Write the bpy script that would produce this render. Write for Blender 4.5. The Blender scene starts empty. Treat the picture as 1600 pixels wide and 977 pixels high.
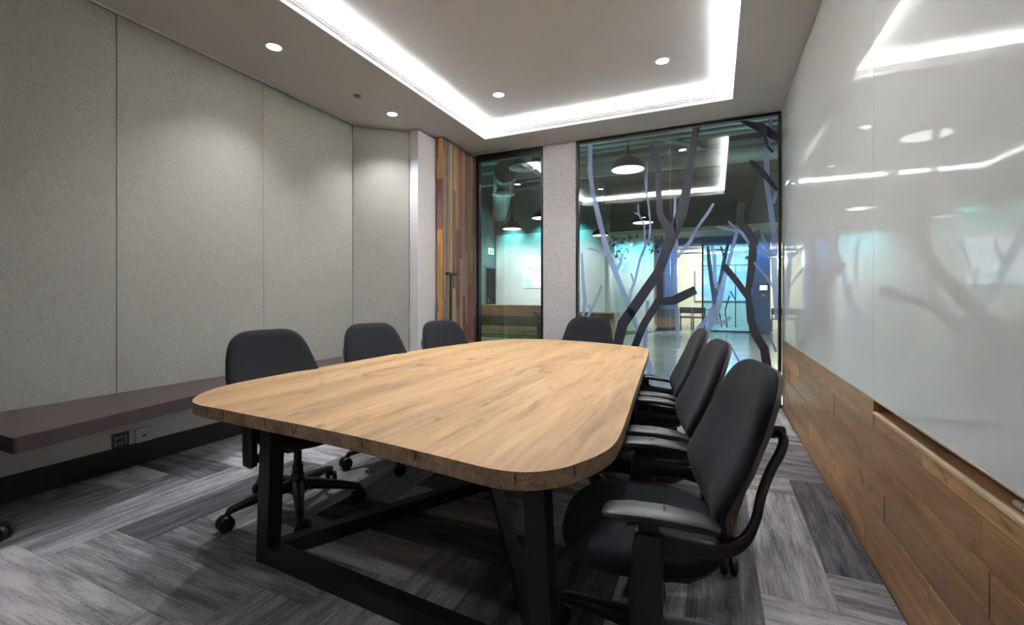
import bpy, math, random
from mathutils import Vector, Matrix
random.seed(7)
PI = math.pi
scene = bpy.context.scene
COL = scene.collection

# ------------------------------------------------------------------ camera
CAM_H = 1.25
FPX = 700.0                      # focal length in pixels of a 1600 px wide frame
YAW = math.atan(318.0 / FPX)     # camera turned left of the room's long axis
cam_data = bpy.data.cameras.new('camera')
cam_data.sensor_width = 36.0
cam_data.lens = 36.0 * FPX / 1600.0
cam_data.shift_y = -26.5 / 1600.0
cam_data.clip_start = 0.02
cam_data.clip_end = 200
camera = bpy.data.objects.new('camera', cam_data)
COL.objects.link(camera)
camera.location = (0, 0, CAM_H)
camera.rotation_euler = (PI / 2, 0, YAW)
scene.camera = camera

# ------------------------------------------------------------------ world, exposure
world = bpy.data.worlds.new('world')
scene.world = world
world.use_nodes = True
world.node_tree.nodes['Background'].inputs[0].default_value = (0.03, 0.035, 0.04, 1)
world.node_tree.nodes['Background'].inputs[1].default_value = 0.3
scene.view_settings.view_transform = 'Standard'
scene.view_settings.look = 'None'
scene.view_settings.gamma = 1.0
scene.view_settings.use_curve_mapping = False
scene.view_settings.exposure = 0.12
scene.cycles.sample_clamp_indirect = 40.0
LED_POWER = 330.0        # emission of the cove strips
SPOT_POWER = 74.0      # each downlight over the table
WASH_POWER = 112.0       # each downlight along the fabric wall

# ------------------------------------------------------------------ geometry helpers
SN, CS = math.sin(YAW), math.cos(YAW)
def on_y(u, v, y):
    a = (u - 800) / FPX
    d = (a * CS - SN, a * SN + CS, (462 - v) / FPX)
    k = y / d[1]
    return Vector((d[0] * k, y, CAM_H + d[2] * k))

class MB:
    def __init__(s): s.v = []; s.f = []; s.m = []
    def add(s, vs, fs, mi=0):
        o = len(s.v); s.v += [tuple(p) for p in vs]
        for f in fs: s.f.append(tuple(i + o for i in f)); s.m.append(mi)
        return s
    def box(s, a, b, mi=0):
        x0, y0, z0 = a; x1, y1, z1 = b
        if x0 > x1: x0, x1 = x1, x0
        if y0 > y1: y0, y1 = y1, y0
        if z0 > z1: z0, z1 = z1, z0
        v = [(x0,y0,z0),(x1,y0,z0),(x1,y1,z0),(x0,y1,z0),(x0,y0,z1),(x1,y0,z1),(x1,y1,z1),(x0,y1,z1)]
        return s.add(v, [(0,3,2,1),(4,5,6,7),(0,1,5,4),(1,2,6,5),(2,3,7,6),(3,0,4,7)], mi)
    def prism(s, poly, z0, z1, mi=0, mside=None):
        n = len(poly); ms = mi if mside is None else mside
        v = [(p[0],p[1],z0) for p in poly] + [(p[0],p[1],z1) for p in poly]
        s.add(v, [tuple(range(n-1,-1,-1)), tuple(range(n,2*n))], mi)
        s.add(v, [(i,(i+1)%n,n+(i+1)%n,n+i) for i in range(n)], ms)
        return s
    def quad(s, a, b, c, d, mi=0): return s.add([a,b,c,d], [(0,1,2,3)], mi)
    def beam(s, p, q, w, h, w2=None, h2=None, up=(0,0,1), mi=0):
        p, q = Vector(p), Vector(q); t = (q-p).normalized(); u = Vector(up)
        sd = t.cross(u).normalized(); n = sd.cross(t)
        w2 = w if w2 is None else w2; h2 = h if h2 is None else h2
        r = []
        for c, a, b in ((p,w/2,h/2),(q,w2/2,h2/2)):
            r += [c-sd*a-n*b, c+sd*a-n*b, c+sd*a+n*b, c-sd*a+n*b]
        return s.add(r, [(3,2,1,0),(4,5,6,7),(0,1,5,4),(1,2,6,5),(2,3,7,6),(3,0,4,7)], mi)
    def rings(s, rs, mi=0, cap=True):
        n = len(rs[0]); o = len(s.v)
        for r in rs: s.v += [tuple(p) for p in r]
        for k in range(len(rs)-1):
            for i in range(n):
                j = (i+1) % n
                s.f.append((o+k*n+i, o+k*n+j, o+(k+1)*n+j, o+(k+1)*n+i)); s.m.append(mi)
        if cap:
            s.f.append(tuple(o+i for i in range(n-1,-1,-1))); s.m.append(mi)
            e = o+(len(rs)-1)*n
            s.f.append(tuple(e+i for i in range(n))); s.m.append(mi)
        return s
    def lathe(s, prof, c=(0,0,0), seg=24, axis='z', mi=0, cap=True):
        rs = []
        for r, z in prof:
            ring = []
            for i in range(seg):
                a = 2*PI*i/seg; x, y = r*math.cos(a), r*math.sin(a)
                if axis == 'z': p = (c[0]+x, c[1]+y, c[2]+z)
                elif axis == 'x': p = (c[0]+z, c[1]+x, c[2]+y)
                else: p = (c[0]+y, c[1]+z, c[2]+x)
                ring.append(p)
            rs.append(ring)
        return s.rings(rs, mi, cap)
    def sweep(s, pts, ab, side=(1,0,0), seg=14, e=2.6, mi=0):
        pts = [Vector(p) for p in pts]; rs = []
        for k, p in enumerate(pts):
            t = (pts[min(k+1,len(pts)-1)] - pts[max(k-1,0)]).normalized()
            sd = Vector(side); sd = (sd - t*sd.dot(t)).normalized(); n = t.cross(sd)
            a, b = ab[k]; ring = []
            for i in range(seg):
                th = 2*PI*i/seg; c_, s_ = math.cos(th), math.sin(th)
                ring.append(p + sd*(a*math.copysign(abs(c_)**(2/e),c_)) + n*(b*math.copysign(abs(s_)**(2/e),s_)))
            rs.append(ring)
        return s.rings(rs, mi)
    def build(s, name, mat, parent=None, smooth=False, bevel=0, seg=2, loc=None, rotz=0, sharp=40):
        me = bpy.data.meshes.new(name)
        me.from_pydata(s.v, [], s.f)
        mats = mat if isinstance(mat, (list, tuple)) else [mat]
        for m in mats: me.materials.append(m)
        if len(mats) > 1: me.polygons.foreach_set('material_index', s.m)
        me.validate(); me.update()
        if smooth:
            me.polygons.foreach_set('use_smooth', [True]*len(me.polygons))
            try: me.set_sharp_from_angle(angle=math.radians(sharp))
            except Exception: pass
        o = bpy.data.objects.new(name, me); COL.objects.link(o)
        if parent is not None: o.parent = parent
        if loc is not None: o.location = loc
        if rotz: o.rotation_euler.z = rotz
        if bevel:
            b = o.modifiers.new('bevel', 'BEVEL'); b.width = bevel; b.segments = seg; b.limit_method = 'ANGLE'
            b.angle_limit = math.radians(40)
        return o

def spline(pts, n=8, closed=False):
    pts = [Vector(p) for p in pts]; out = []; N = len(pts)
    rng = range(N) if closed else range(N-1)
    for i in rng:
        if closed: p0,p1,p2,p3 = pts[i-1],pts[i],pts[(i+1)%N],pts[(i+2)%N]
        else:
            p1,p2 = pts[i],pts[i+1]; p0 = pts[i-1] if i else p1*2-p2; p3 = pts[i+2] if i+2<N else p2*2-p1
        d1=max((p1-p0).length**.5,1e-5);d2=max((p2-p1).length**.5,1e-5);d3=max((p3-p2).length**.5,1e-5)
        m1=((p1-p0)/d1-(p2-p0)/(d1+d2)+(p2-p1)/d2)*d2
        m2=((p2-p1)/d2-(p3-p1)/(d2+d3)+(p3-p2)/d3)*d2
        for k in range(n):
            t=k/n
            out.append(p1*(2*t**3-3*t**2+1)+m1*(t**3-2*t**2+t)+p2*(-2*t**3+3*t**2)+m2*(t**3-t**2))
    if not closed: out.append(pts[-1])
    return out

def tag(o, label=None, cat=None, group=None, kind=None):
    if label: o['label'] = label
    if cat: o['category'] = cat
    if group: o['group'] = group
    if kind: o['kind'] = kind
    return o
def empty(name, loc=(0,0,0), rotz=0):
    o = bpy.data.objects.new(name, None); COL.objects.link(o)
    o.location = loc; o.rotation_euler.z = rotz; o.empty_display_size = .1
    return o
def copy_tree(o, parent=None):
    c = o.copy(); COL.objects.link(c)
    if parent is not None: c.parent = parent
    for ch in list(o.children): copy_tree(ch, c)
    return c

# ------------------------------------------------------------------ materials
def new_mat(name):
    m = bpy.data.materials.new(name); m.use_nodes = True
    nt = m.node_tree; b = nt.nodes['Principled BSDF']
    return m, nt, b
def N(nt, t, **kw):
    n = nt.nodes.new(t)
    for k, v in kw.items(): setattr(n, k, v)
    return n
def ramp(nt, stops):
    r = N(nt, 'ShaderNodeValToRGB'); e = r.color_ramp.elements
    while len(e) < len(stops): e.new(.5)
    for k, (p, c) in enumerate(stops): e[k].position = p; e[k].color = (*c, 1)
    return r
def plain(name, col, rough=.5, metal=0, spec=.5, bump=0, bscale=200, var=0, vscale=30):
    m, nt, b = new_mat(name)
    b.inputs['Base Color'].default_value = (*col, 1); b.inputs['Roughness'].default_value = rough
    b.inputs['Metallic'].default_value = metal; b.inputs['Specular IOR Level'].default_value = spec
    tc = N(nt, 'ShaderNodeTexCoord')
    if var:
        n = N(nt, 'ShaderNodeTexNoise'); n.inputs['Scale'].default_value = vscale; n.inputs['Detail'].default_value = 5
        nt.links.new(tc.outputs['Object'], n.inputs['Vector'])
        r = ramp(nt, [(.3, tuple(c*(1-var) for c in col)), (.7, tuple(min(1,c*(1+var)) for c in col))])
        nt.links.new(n.outputs['Fac'], r.inputs['Fac']); nt.links.new(r.outputs['Color'], b.inputs['Base Color'])
    if bump:
        n2 = N(nt, 'ShaderNodeTexNoise'); n2.inputs['Scale'].default_value = bscale; n2.inputs['Detail'].default_value = 3
        nt.links.new(tc.outputs['Object'], n2.inputs['Vector'])
        bp = N(nt, 'ShaderNodeBump'); bp.inputs['Strength'].default_value = bump; bp.inputs['Distance'].default_value = .002
        nt.links.new(n2.outputs['Fac'], bp.inputs['Height']); nt.links.new(bp.outputs['Normal'], b.inputs['Normal'])
    return m
def emit(name, col, strength):
    m, nt, b = new_mat(name)
    b.inputs['Base Color'].default_value = (*col, 1)
    b.inputs['Emission Color'].default_value = (*col, 1); b.inputs['Emission Strength'].default_value = strength
    return m
def wood(name, dark, mid, light, axis=1, scale=1.0, rough=.45, rand=.0, knots=True, stave=0, coord='Object', bump=.25):
    """long grain along `axis`; rand = brightness spread from plank to plank"""
    m, nt, b = new_mat(name); L = nt.links.new
    tc = N(nt, 'ShaderNodeTexCoord'); oi = N(nt, 'ShaderNodeObjectInfo')
    mp = N(nt, 'ShaderNodeMapping')
    sc = [9*scale]*3; sc[axis] = .8*scale
    mp.inputs['Scale'].default_value = sc
    cb = N(nt, 'ShaderNodeVectorMath', operation='SCALE'); cb.inputs[0].default_value = (31, 17, 53)
    L(oi.outputs['Random'], cb.inputs['Scale'])
    ad = N(nt, 'ShaderNodeVectorMath', operation='ADD')
    L(tc.outputs[coord], mp.inputs['Vector']); L(mp.outputs['Vector'], ad.inputs[0]); L(cb.outputs['Vector'], ad.inputs[1])
    n1 = N(nt, 'ShaderNodeTexNoise'); n1.inputs['Scale'].default_value = 1.0; n1.inputs['Detail'].default_value = 7
    n1.inputs['Roughness'].default_value = .62; n1.inputs['Distortion'].default_value = .8
    L(ad.outputs['Vector'], n1.inputs['Vector'])
    n2 = N(nt, 'ShaderNodeTexNoise'); n2.inputs['Scale'].default_value = 7.0; n2.inputs['Detail'].default_value = 4
    L(ad.outputs['Vector'], n2.inputs['Vector'])
    mx = N(nt, 'ShaderNodeMix', data_type='FLOAT'); mx.inputs['Factor'].default_value = .35
    L(n1.outputs['Fac'], mx.inputs['A']); L(n2.outputs['Fac'], mx.inputs['B'])
    r = ramp(nt, [(.30, dark), (.47, mid), (.64, light)])
    L(mx.outputs['Result'], r.inputs['Fac'])
    colout = r.outputs['Color']
    if knots:
        mk = N(nt, 'ShaderNodeMapping'); s2 = [6.0*scale]*3; s2[axis] = 1.9*scale; mk.inputs['Scale'].default_value = s2
        L(tc.outputs[coord], mk.inputs['Vector'])
        a2 = N(nt, 'ShaderNodeVectorMath', operation='ADD'); L(mk.outputs['Vector'], a2.inputs[0]); L(cb.outputs['Vector'], a2.inputs[1])
        nk = N(nt, 'ShaderNodeTexNoise'); nk.inputs['Scale'].default_value = 1.6; nk.inputs['Detail'].default_value = 6
        nk.inputs['Distortion'].default_value = 1.6; nk.inputs['Roughness'].default_value = .7
        L(a2.outputs['Vector'], nk.inputs['Vector'])
        rk = ramp(nt, [(.585, (0,0,0)), (.70, (1,1,1))]); L(nk.outputs['Fac'], rk.inputs['Fac'])
        mc = N(nt, 'ShaderNodeMix', data_type='RGBA'); L(rk.outputs['Color'], mc.inputs['Factor'])
        L(colout, mc.inputs['A']); mc.inputs['B'].default_value = (*[c*.62 for c in dark], 1)
        colout = mc.outputs['Result']
    val = None
    if rand:
        mr = N(nt, 'ShaderNodeMapRange'); mr.inputs['To Min'].default_value = 1-rand; mr.inputs['To Max'].default_value = 1+rand
        L(oi.outputs['Random'], mr.inputs['Value']); val = mr.outputs['Result']
    if stave:
        sx = N(nt, 'ShaderNodeSeparateXYZ'); L(tc.outputs[coord], sx.inputs[0])
        dv = N(nt, 'ShaderNodeMath', operation='DIVIDE'); dv.inputs[1].default_value = stave
        L(sx.outputs[0 if axis == 1 else 1], dv.inputs[0])
        fl = N(nt, 'ShaderNodeMath', operation='FLOOR'); L(dv.outputs[0], fl.inputs[0])
        wn = N(nt, 'ShaderNodeTexWhiteNoise', noise_dimensions='1D'); L(fl.outputs[0], wn.inputs['W'])
        mr = N(nt, 'ShaderNodeMapRange'); mr.inputs['To Min'].default_value = .88; mr.inputs['To Max'].default_value = 1.1
        L(wn.outputs['Value'], mr.inputs['Value']); val = mr.outputs['Result']
    if val is not None:
        hv = N(nt, 'ShaderNodeHueSaturation'); L(colout, hv.inputs['Color']); L(val, hv.inputs['Value']); colout = hv.outputs['Color']
    L(colout, b.inputs['Base Color']); b.inputs['Roughness'].default_value = rough
    bp = N(nt, 'ShaderNodeBump'); bp.inputs['Strength'].default_value = bump; bp.inputs['Distance'].default_value = .001
    L(n2.outputs['Fac'], bp.inputs['Height']); L(bp.outputs['Normal'], b.inputs['Normal'])
    return m
def fabric(name, c1, c2, scale=260, rough=.95, bump=.4, coord='Object', sheen=0):
    m, nt, b = new_mat(name); L = nt.links.new
    tc = N(nt, 'ShaderNodeTexCoord')
    outs = []
    for sc in ((scale*.12, scale, scale), (scale, scale, scale*.12)):
        mp = N(nt, 'ShaderNodeMapping'); mp.inputs['Scale'].default_value = (sc[0], sc[0] if sc[0] > scale*.5 else scale*.12, sc[2])
        L(tc.outputs[coord], mp.inputs['Vector'])
        n = N(nt, 'ShaderNodeTexNoise'); n.inputs['Scale'].default_value = 1; n.inputs['Detail'].default_value = 2
        L(mp.outputs['Vector'], n.inputs['Vector']); outs.append(n.outputs['Fac'])
    mx = N(nt, 'ShaderNodeMix', data_type='FLOAT'); mx.inputs['Factor'].default_value = .5
    L(outs[0], mx.inputs['A']); L(outs[1], mx.inputs['B'])
    r = ramp(nt, [(.34, c1), (.66, c2)]); L(mx.outputs['Result'], r.inputs['Fac'])
    L(r.outputs['Color'], b.inputs['Base Color']); b.inputs['Roughness'].default_value = rough
    b.inputs['Specular IOR Level'].default_value = .2
    if sheen: b.inputs['Sheen Weight'].default_value = sheen; b.inputs['Sheen Roughness'].default_value = .5
    bp = N(nt, 'ShaderNodeBump'); bp.inputs['Strength'].default_value = bump; bp.inputs['Distance'].default_value = .001
    L(mx.outputs['Result'], bp.inputs['Height']); L(bp.outputs['Normal'], b.inputs['Normal'])
    return m
def carpet(name):
    m, nt, b = new_mat(name); L = nt.links.new
    tc = N(nt, 'ShaderNodeTexCoord'); oi = N(nt, 'ShaderNodeObjectInfo')
    cb = N(nt, 'ShaderNodeVectorMath', operation='SCALE'); cb.inputs[0].default_value = (41, 67, 13); L(oi.outputs['Random'], cb.inputs['Scale'])
    def nz(sx, sy, detail, rough=.6):
        mp = N(nt, 'ShaderNodeMapping'); mp.inputs['Scale'].default_value = (sx, sy, 1)
        L(tc.outputs['Object'], mp.inputs['Vector'])
        ad = N(nt, 'ShaderNodeVectorMath', operation='ADD'); L(mp.outputs['Vector'], ad.inputs[0]); L(cb.outputs['Vector'], ad.inputs[1])
        n = N(nt, 'ShaderNodeTexNoise'); n.inputs['Scale'].default_value = 1; n.inputs['Detail'].default_value = detail
        n.inputs['Roughness'].default_value = rough; L(ad.outputs['Vector'], n.inputs['Vector']); return n.outputs['Fac']
    broad = nz(2.0, 13, 4, .65); streak = nz(5, 130, 4, .7); fine = nz(120, 260, 2)
    m1 = N(nt, 'ShaderNodeMix', data_type='FLOAT'); m1.inputs['Factor'].default_value = .38; L(broad, m1.inputs['A']); L(streak, m1.inputs['B'])
    m2 = N(nt, 'ShaderNodeMix', data_type='FLOAT'); m2.inputs['Factor'].default_value = .22; L(m1.outputs['Result'], m2.inputs['A']); L(fine, m2.inputs['B'])
    r = ramp(nt, [(.33, (.036,.033,.040)), (.49, (.150,.140,.155)), (.66, (.46,.435,.455))])
    sh = N(nt, 'ShaderNodeMapRange'); sh.inputs['To Min'].default_value = -.115; sh.inputs['To Max'].default_value = .11; L(oi.outputs['Random'], sh.inputs['Value'])
    ad = N(nt, 'ShaderNodeMath', operation='ADD'); L(m2.outputs['Result'], ad.inputs[0]); L(sh.outputs['Result'], ad.inputs[1])
    L(ad.outputs[0], r.inputs['Fac']); L(r.outputs['Color'], b.inputs['Base Color'])
    b.inputs['Roughness'].default_value = .95; b.inputs['Specular IOR Level'].default_value = .15
    bp = N(nt, 'ShaderNodeBump'); bp.inputs['Strength'].default_value = .5; bp.inputs['Distance'].default_value = .002
    L(m2.outputs['Result'], bp.inputs['Height']); L(bp.outputs['Normal'], b.inputs['Normal'])
    return m
def glass_mat(name, tint, f0=.045):
    m = bpy.data.materials.new(name); m.use_nodes = True; nt = m.node_tree; L = nt.links.new
    for n in list(nt.nodes): nt.nodes.remove(n)
    out = N(nt, 'ShaderNodeOutputMaterial'); tr = N(nt, 'ShaderNodeBsdfTransparent'); gl = N(nt, 'ShaderNodeBsdfGlossy')
    tr.inputs[0].default_value = (*tint, 1); gl.inputs['Roughness'].default_value = 0.0
    gl.inputs['Color'].default_value = (.95, 1, .98, 1)
    lw = N(nt, 'ShaderNodeLayerWeight'); lw.inputs['Blend'].default_value = .5
    pw = N(nt, 'ShaderNodeMath', operation='POWER'); pw.inputs[1].default_value = 5; L(lw.outputs['Facing'], pw.inputs[0])
    ma = N(nt, 'ShaderNodeMath', operation='MULTIPLY_ADD'); ma.inputs[1].default_value = 1-f0; ma.inputs[2].default_value = f0; L(pw.outputs[0], ma.inputs[0])
    mx = N(nt, 'ShaderNodeMixShader'); L(ma.outputs[0], mx.inputs['Fac']); L(tr.outputs[0], mx.inputs[1]); L(gl.outputs[0], mx.inputs[2])
    L(mx.outputs[0], out.inputs['Surface'])
    return m

M = {}
M['paint'] = plain('ceiling_paint', (.52,.515,.51), .9, var=.02, vscale=2)
M['white_paint'] = plain('white_paint', (.60,.58,.585), .75)
M['wallfab'] = fabric('grey_wall_fabric', (.235,.228,.205), (.345,.336,.305), 330, bump=.3)
M['alu'] = plain('aluminium_trim', (.55,.54,.52), .35, metal=.8)
M['darkframe'] = plain('dark_frame_metal', (.018,.018,.019), .4, metal=.3)
M['concrete'] = plain('concrete_panel', (.52,.505,.51), .85, bump=.3, bscale=60, var=.16, vscale=34)
M['carpet'] = carpet('carpet_plank')
M['underlay'] = plain('carpet_underlay', (.02,.019,.02), .95, var=.1)
M['table'] = wood('oak_tabletop', (.23,.122,.052), (.435,.258,.118), (.565,.36,.18), axis=1, scale=.6, rough=.5, stave=.23, bump=.12)
M['tedge'] = wood('oak_live_edge', (.075,.045,.03), (.25,.155,.095), (.44,.28,.17), axis=1, scale=1.6, rough=.5)
M['crack'] = plain('edge_crack', (.012,.008,.006), .9)
M['steel'] = plain('black_steel', (.012,.0125,.013), .42, metal=.2, bump=.03, bscale=400)
M['wallwood'] = wood('wall_plank_oak', (.17,.080,.031), (.34,.176,.072), (.47,.262,.117), axis=1, scale=.9, rough=.40, rand=.28, bump=.15)
M['lipwood'] = wood('tray_lip_oak', (.42,.30,.19), (.55,.41,.28), (.64,.5,.36), axis=1, scale=1.2, rough=.5)
M['board'] = plain('white_glass_board', (.86,.885,.875), .03, spec=.72)
M['chairfab'] = fabric('black_chair_fabric', (.011,.0126,.0165), (.0175,.0198,.025), 420, bump=.25, sheen=.03)
M['plastic'] = plain('black_plastic', (.011,.0115,.012), .42, bump=.05, bscale=600)
M['armpad'] = plain('arm_pad_plastic', (.030,.031,.033), .38, bump=.06, bscale=500)
M['shell'] = plain('taupe_back_shell', (.085,.068,.058), .5)
M['metal'] = plain('grey_metal', (.4,.4,.41), .3, metal=.9)
M['leather'] = plain('brown_leather', (.060,.042,.042), .45, bump=.08, bscale=300, var=.08)
M['laminate'] = plain('beige_laminate', (.64,.61,.555), .07, spec=.9, var=.02)
M['plinth'] = plain('dark_plinth', (.028,.025,.026), .4)
M['socket_dark'] = plain('bronze_socket', (.07,.062,.055), .35, metal=.4)
M['socket_white'] = plain('white_socket', (.78,.78,.78), .35)
M['black'] = plain('slot_black', (.006,.006,.006), .8)
M['glass'] = glass_mat('clear_glass', (.92,.96,.95), .12)
M['blueglass'] = glass_mat('blue_film_glass', (.55,.80,.98))
M['film_dark'] = plain('dark_film', (.020,.022,.038), .5)
def film_mat(name, col, tint, k):
    m, nt, b = new_mat(name); b.inputs['Base Color'].default_value = (*col, 1); b.inputs['Roughness'].default_value = .5
    t = N(nt, 'ShaderNodeBsdfTransparent'); t.inputs[0].default_value = (*tint, 1); mx = N(nt, 'ShaderNodeMixShader'); mx.inputs[0].default_value = k
    nt.links.new(b.outputs[0], mx.inputs[1]); nt.links.new(t.outputs[0], mx.inputs[2]); nt.links.new(mx.outputs[0], nt.nodes['Material Output'].inputs[0])
    return m
M['film_light'] = film_mat('lavender_film', (.43,.52,.74), (.74,.84,1), .5)
M['film_blue'] = plain('blue_film', (.06,.16,.42), .5)
M['led'] = emit('led_strip_glow', (.97,.99,1), LED_POWER)
M['lens'] = emit('downlight_lens', (1.0,.97,.93), 14)
M['lfloor'] = plain('polished_concrete', (.42,.43,.41), .16, var=.08, vscale=1.5)
M['lwall'] = plain('lounge_white_paint', (.62,.64,.63), .85)
M['lceil'] = plain('lounge_dark_soffit', (.10,.125,.12), .9)
M['lduct'] = plain('painted_duct', (.17,.20,.195), .55)
M['teal'] = plain('teal_wall_paint', (.16,.27,.27), .85)
M['turf'] = plain('artificial_turf', (.05,.12,.025), .95, bump=.8, bscale=300, var=.35, vscale=40)
M['pinewood'] = wood('pale_bleacher_plank', (.24,.20,.13), (.34,.29,.2), (.42,.37,.27), axis=0, scale=.8, rough=.55, rand=.12)
M['counterwood'] = wood('brown_counter_plank', (.18,.10,.05), (.28,.17,.09), (.36,.23,.13), axis=0, scale=.8, rough=.5, rand=.1)
M['bluepaint'] = plain('blue_panel', (.03,.16,.42), .4)
M['navy'] = plain('navy_panel', (.03,.05,.09), .5)
M['cream'] = plain('cream_wall', (.62,.60,.48), .85)
M['lamp_black'] = plain('pendant_black', (.008,.009,.010), .4)
M['lamp_glow'] = emit('pendant_glow', (1,.97,.92), 2.2)
M['ring_glow'] = emit('ring_lamp_glow', (1,.98,.9), 6)
M['leaf'] = plain('vine_leaf', (.02,.055,.03), .6)
M['red'] = plain('red_seat', (.35,.03,.035), .6)
M['palewood'] = wood('pale_furniture', (.3,.2,.1), (.42,.3,.17), (.5,.37,.22), axis=0, scale=1, rough=.5)

def screen_mat(name, strength, sky=(.30,.62,.85), cloud=(.92,.97,1)):
    m, nt, b = new_mat(name); L = nt.links.new
    tc = N(nt, 'ShaderNodeTexCoord'); mp = N(nt, 'ShaderNodeMapping'); mp.inputs['Scale'].default_value = (1.1, 1, 3.2)
    L(tc.outputs['Object'], mp.inputs['Vector'])
    n = N(nt, 'ShaderNodeTexNoise'); n.inputs['Scale'].default_value = 1.4; n.inputs['Detail'].default_value = 6; n.inputs['Distortion'].default_value = .5
    L(mp.outputs['Vector'], n.inputs['Vector'])
    r = ramp(nt, [(.38, sky), (.55, cloud)]); L(n.outputs['Fac'], r.inputs['Fac'])
    L(r.outputs['Color'], b.inputs['Emission Color']); b.inputs['Emission Strength'].default_value = strength
    b.inputs['Base Color'].default_value = (.05,.05,.05,1)
    return m
M['projection'] = screen_mat('projected_clouds', 2.2)
M['screen'] = screen_mat('lit_screen', 1.6, (.45,.72,1), (.9,.97,1))
M['tablet'] = emit('tablet_glow', (.55,.72,1.0), 2.0)
M['exit_green'] = emit('exit_sign_green', (.03,.45,.18), 1.2)
M['exit_white'] = emit('exit_sign_white', (.9,1,.93), 1.5)

# ================================================================== THE ROOM
XL, XR, YB, YF = -3.92, 0.666, 5.76, -1.2
ZC = 3.295            # soffit
ZU = 3.44             # raised ceiling
CX0, CX1, CY0, CY1 = -2.748, 0.162, 1.57, 5.19      # cove opening
TW = .17              # width of the light trough hidden behind the lip

# floor and its carpet planks laid as herringbone
fl = MB().box((XL-.1, YF-.1, -.12), (XR+.15, YB+.02, -.006)).build('floor', M['underlay'])
tag(fl, kind='structure')
W = .281
def tile(x0, x1, y0, y1, vert):
    x0, x1 = max(x0, XL+.005), min(x1, XR-.002); y0, y1 = max(y0, .2), min(y1, YB-.03)
    if x1-x0 < .02 or y1-y0 < .02: return
    cx, cy = (x0+x1)/2, (y0+y1)/2
    dz = random.uniform(-.0008, .0004)
    hx, hy = (x1-x0)/2-.0007, (y1-y0)/2-.0007
    if vert: hx, hy = hy, hx
    MB().box((-hx,-hy,-.007), (hx,hy,dz)).build('carpet_tile', M['carpet'], fl, loc=(cx,cy,0), rotz=PI/2 if vert else 0)
for r_ in range(-4, 20):
    for m_ in range(-3, 4):
        i = r_ + 8*m_                          # laid across the room
        x0 = -3.2+(i-7)*W; y0 = 1.02+r_*W
        tile(x0, x0+4*W, y0, y0+W, False)
for c_ in range(2, 24):
    for m_ in range(-3, 4):
        j = c_-7+8*m_                          # laid along the room
        x0 = -3.2+(c_-7)*W; y0 = 1.02+j*W
        tile(x0, x0+W, y0, y0+4*W, True)

# ceiling: soffit ring, lip, trough and raised field
c = MB()
X0, X1, Y0, Y1 = XL-.1, XR+.15, YF-.1, YB+.18
for a, b in (((X0,Y0),(CX0-.015,Y1)), ((CX1+.015,Y0),(X1,Y1)), ((CX0-.015,Y0),(CX1+.015,CY0-.015)), ((CX0-.015,CY1+.015),(CX1+.015,Y1))):
    c.box((a[0],a[1],ZC), (b[0],b[1],ZC+.03))
c.box((CX0-.015,CY0,ZC), (CX0,CY1,ZC+.085)); c.box((CX1,CY0,ZC), (CX1+.015,CY1,ZC+.085))
c.box((CX0-.015,CY0-.015,ZC), (CX1+.015,CY0,ZC+.085)); c.box((CX0-.015,CY1,ZC), (CX1+.015,CY1+.015,ZC+.085))
c.box((CX0-TW-.02,CY0-TW,ZC+.03), (CX0-TW,CY1+TW,ZU)); c.box((CX1+TW,CY0-TW,ZC+.03), (CX1+TW+.02,CY1+TW,ZU))
c.box((CX0-TW,CY0-TW-.02,ZC+.03), (CX1+TW,CY0-TW,ZU)); c.box((CX0-TW,CY1+TW,ZC+.03), (CX1+TW,CY1+TW+.02,ZU))
c.box((X0,Y0,ZU), (X1,Y1,ZU+.1))
ceil = tag(c.build('ceiling', M['paint']), kind='structure')

# LED strips lying in the trough
for nm, a, b, lab in (('led_strip', (CX0-.10,CY0+.02), (CX0-.075,CY1-.02), 'white cove light strip along the fabric wall side of the ceiling recess'),
                  ('led_strip', (CX1+.075,CY0+.02), (CX1+.10,CY1-.02), 'white cove light strip along the whiteboard side of the ceiling recess'),
                  ('led_strip', (CX0-.05,CY1+.075), (CX1+.05,CY1+.10), 'white cove light strip along the glazed end of the ceiling recess'),
                  ('led_strip', (CX0-.05,CY0-.10), (CX1+.05,CY0-.075), 'white cove light strip at the near end of the ceiling recess')):
    o = MB().box((a[0],a[1],ZC+.031), (b[0],b[1],ZC+.068)).build(nm, M['led'])
    tag(o, lab, 'light strip', 'cove light strips')

# linear air grilles in the lip: two slots with bars between them
def grille(a, b, inward, lab):
    a, b = Vector(a), Vector(b); d = (b-a); n = d.length; d.normalize(); inn = Vector(inward)
    root = empty('linear_air_grille', a)
    def strip(name, z0, z1, s0, s1, dep, mat):
        p = d*s0+inn*.001; q = d*s1+inn*dep
        MB().box((p.x,p.y,z0), (q.x,q.y,z1)).build(name, mat, root)
    strip('frame', .036, .042, 0, n, .004, M['paint']); strip('frame', .070, .076, 0, n, .004, M['paint'])
    strip('blade', .050, .062, 0, n, .004, M['paint'])
    k = 0; s = 0
    while s < n-.05:
        e = min(s+.62, n)
        strip('slot', .0435, .0475, s+.008, e-.008, .003, M['black']); strip('slot', .0645, .0685, s+.008, e-.008, .003, M['black'])
        s = e
    tag(root, lab, 'air grille', 'slot grilles around the ceiling recess')
grille((CX0,1.6,ZC), (CX0,CY1-.02,ZC), (1,0,0), 'long double-slot air grille in the recess lip on the fabric wall side')
grille((CX0+.02,CY1,ZC), (CX1-.02,CY1,ZC), (0,-1,0), 'double-slot air grille in the recess lip above the glazed end')

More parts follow.
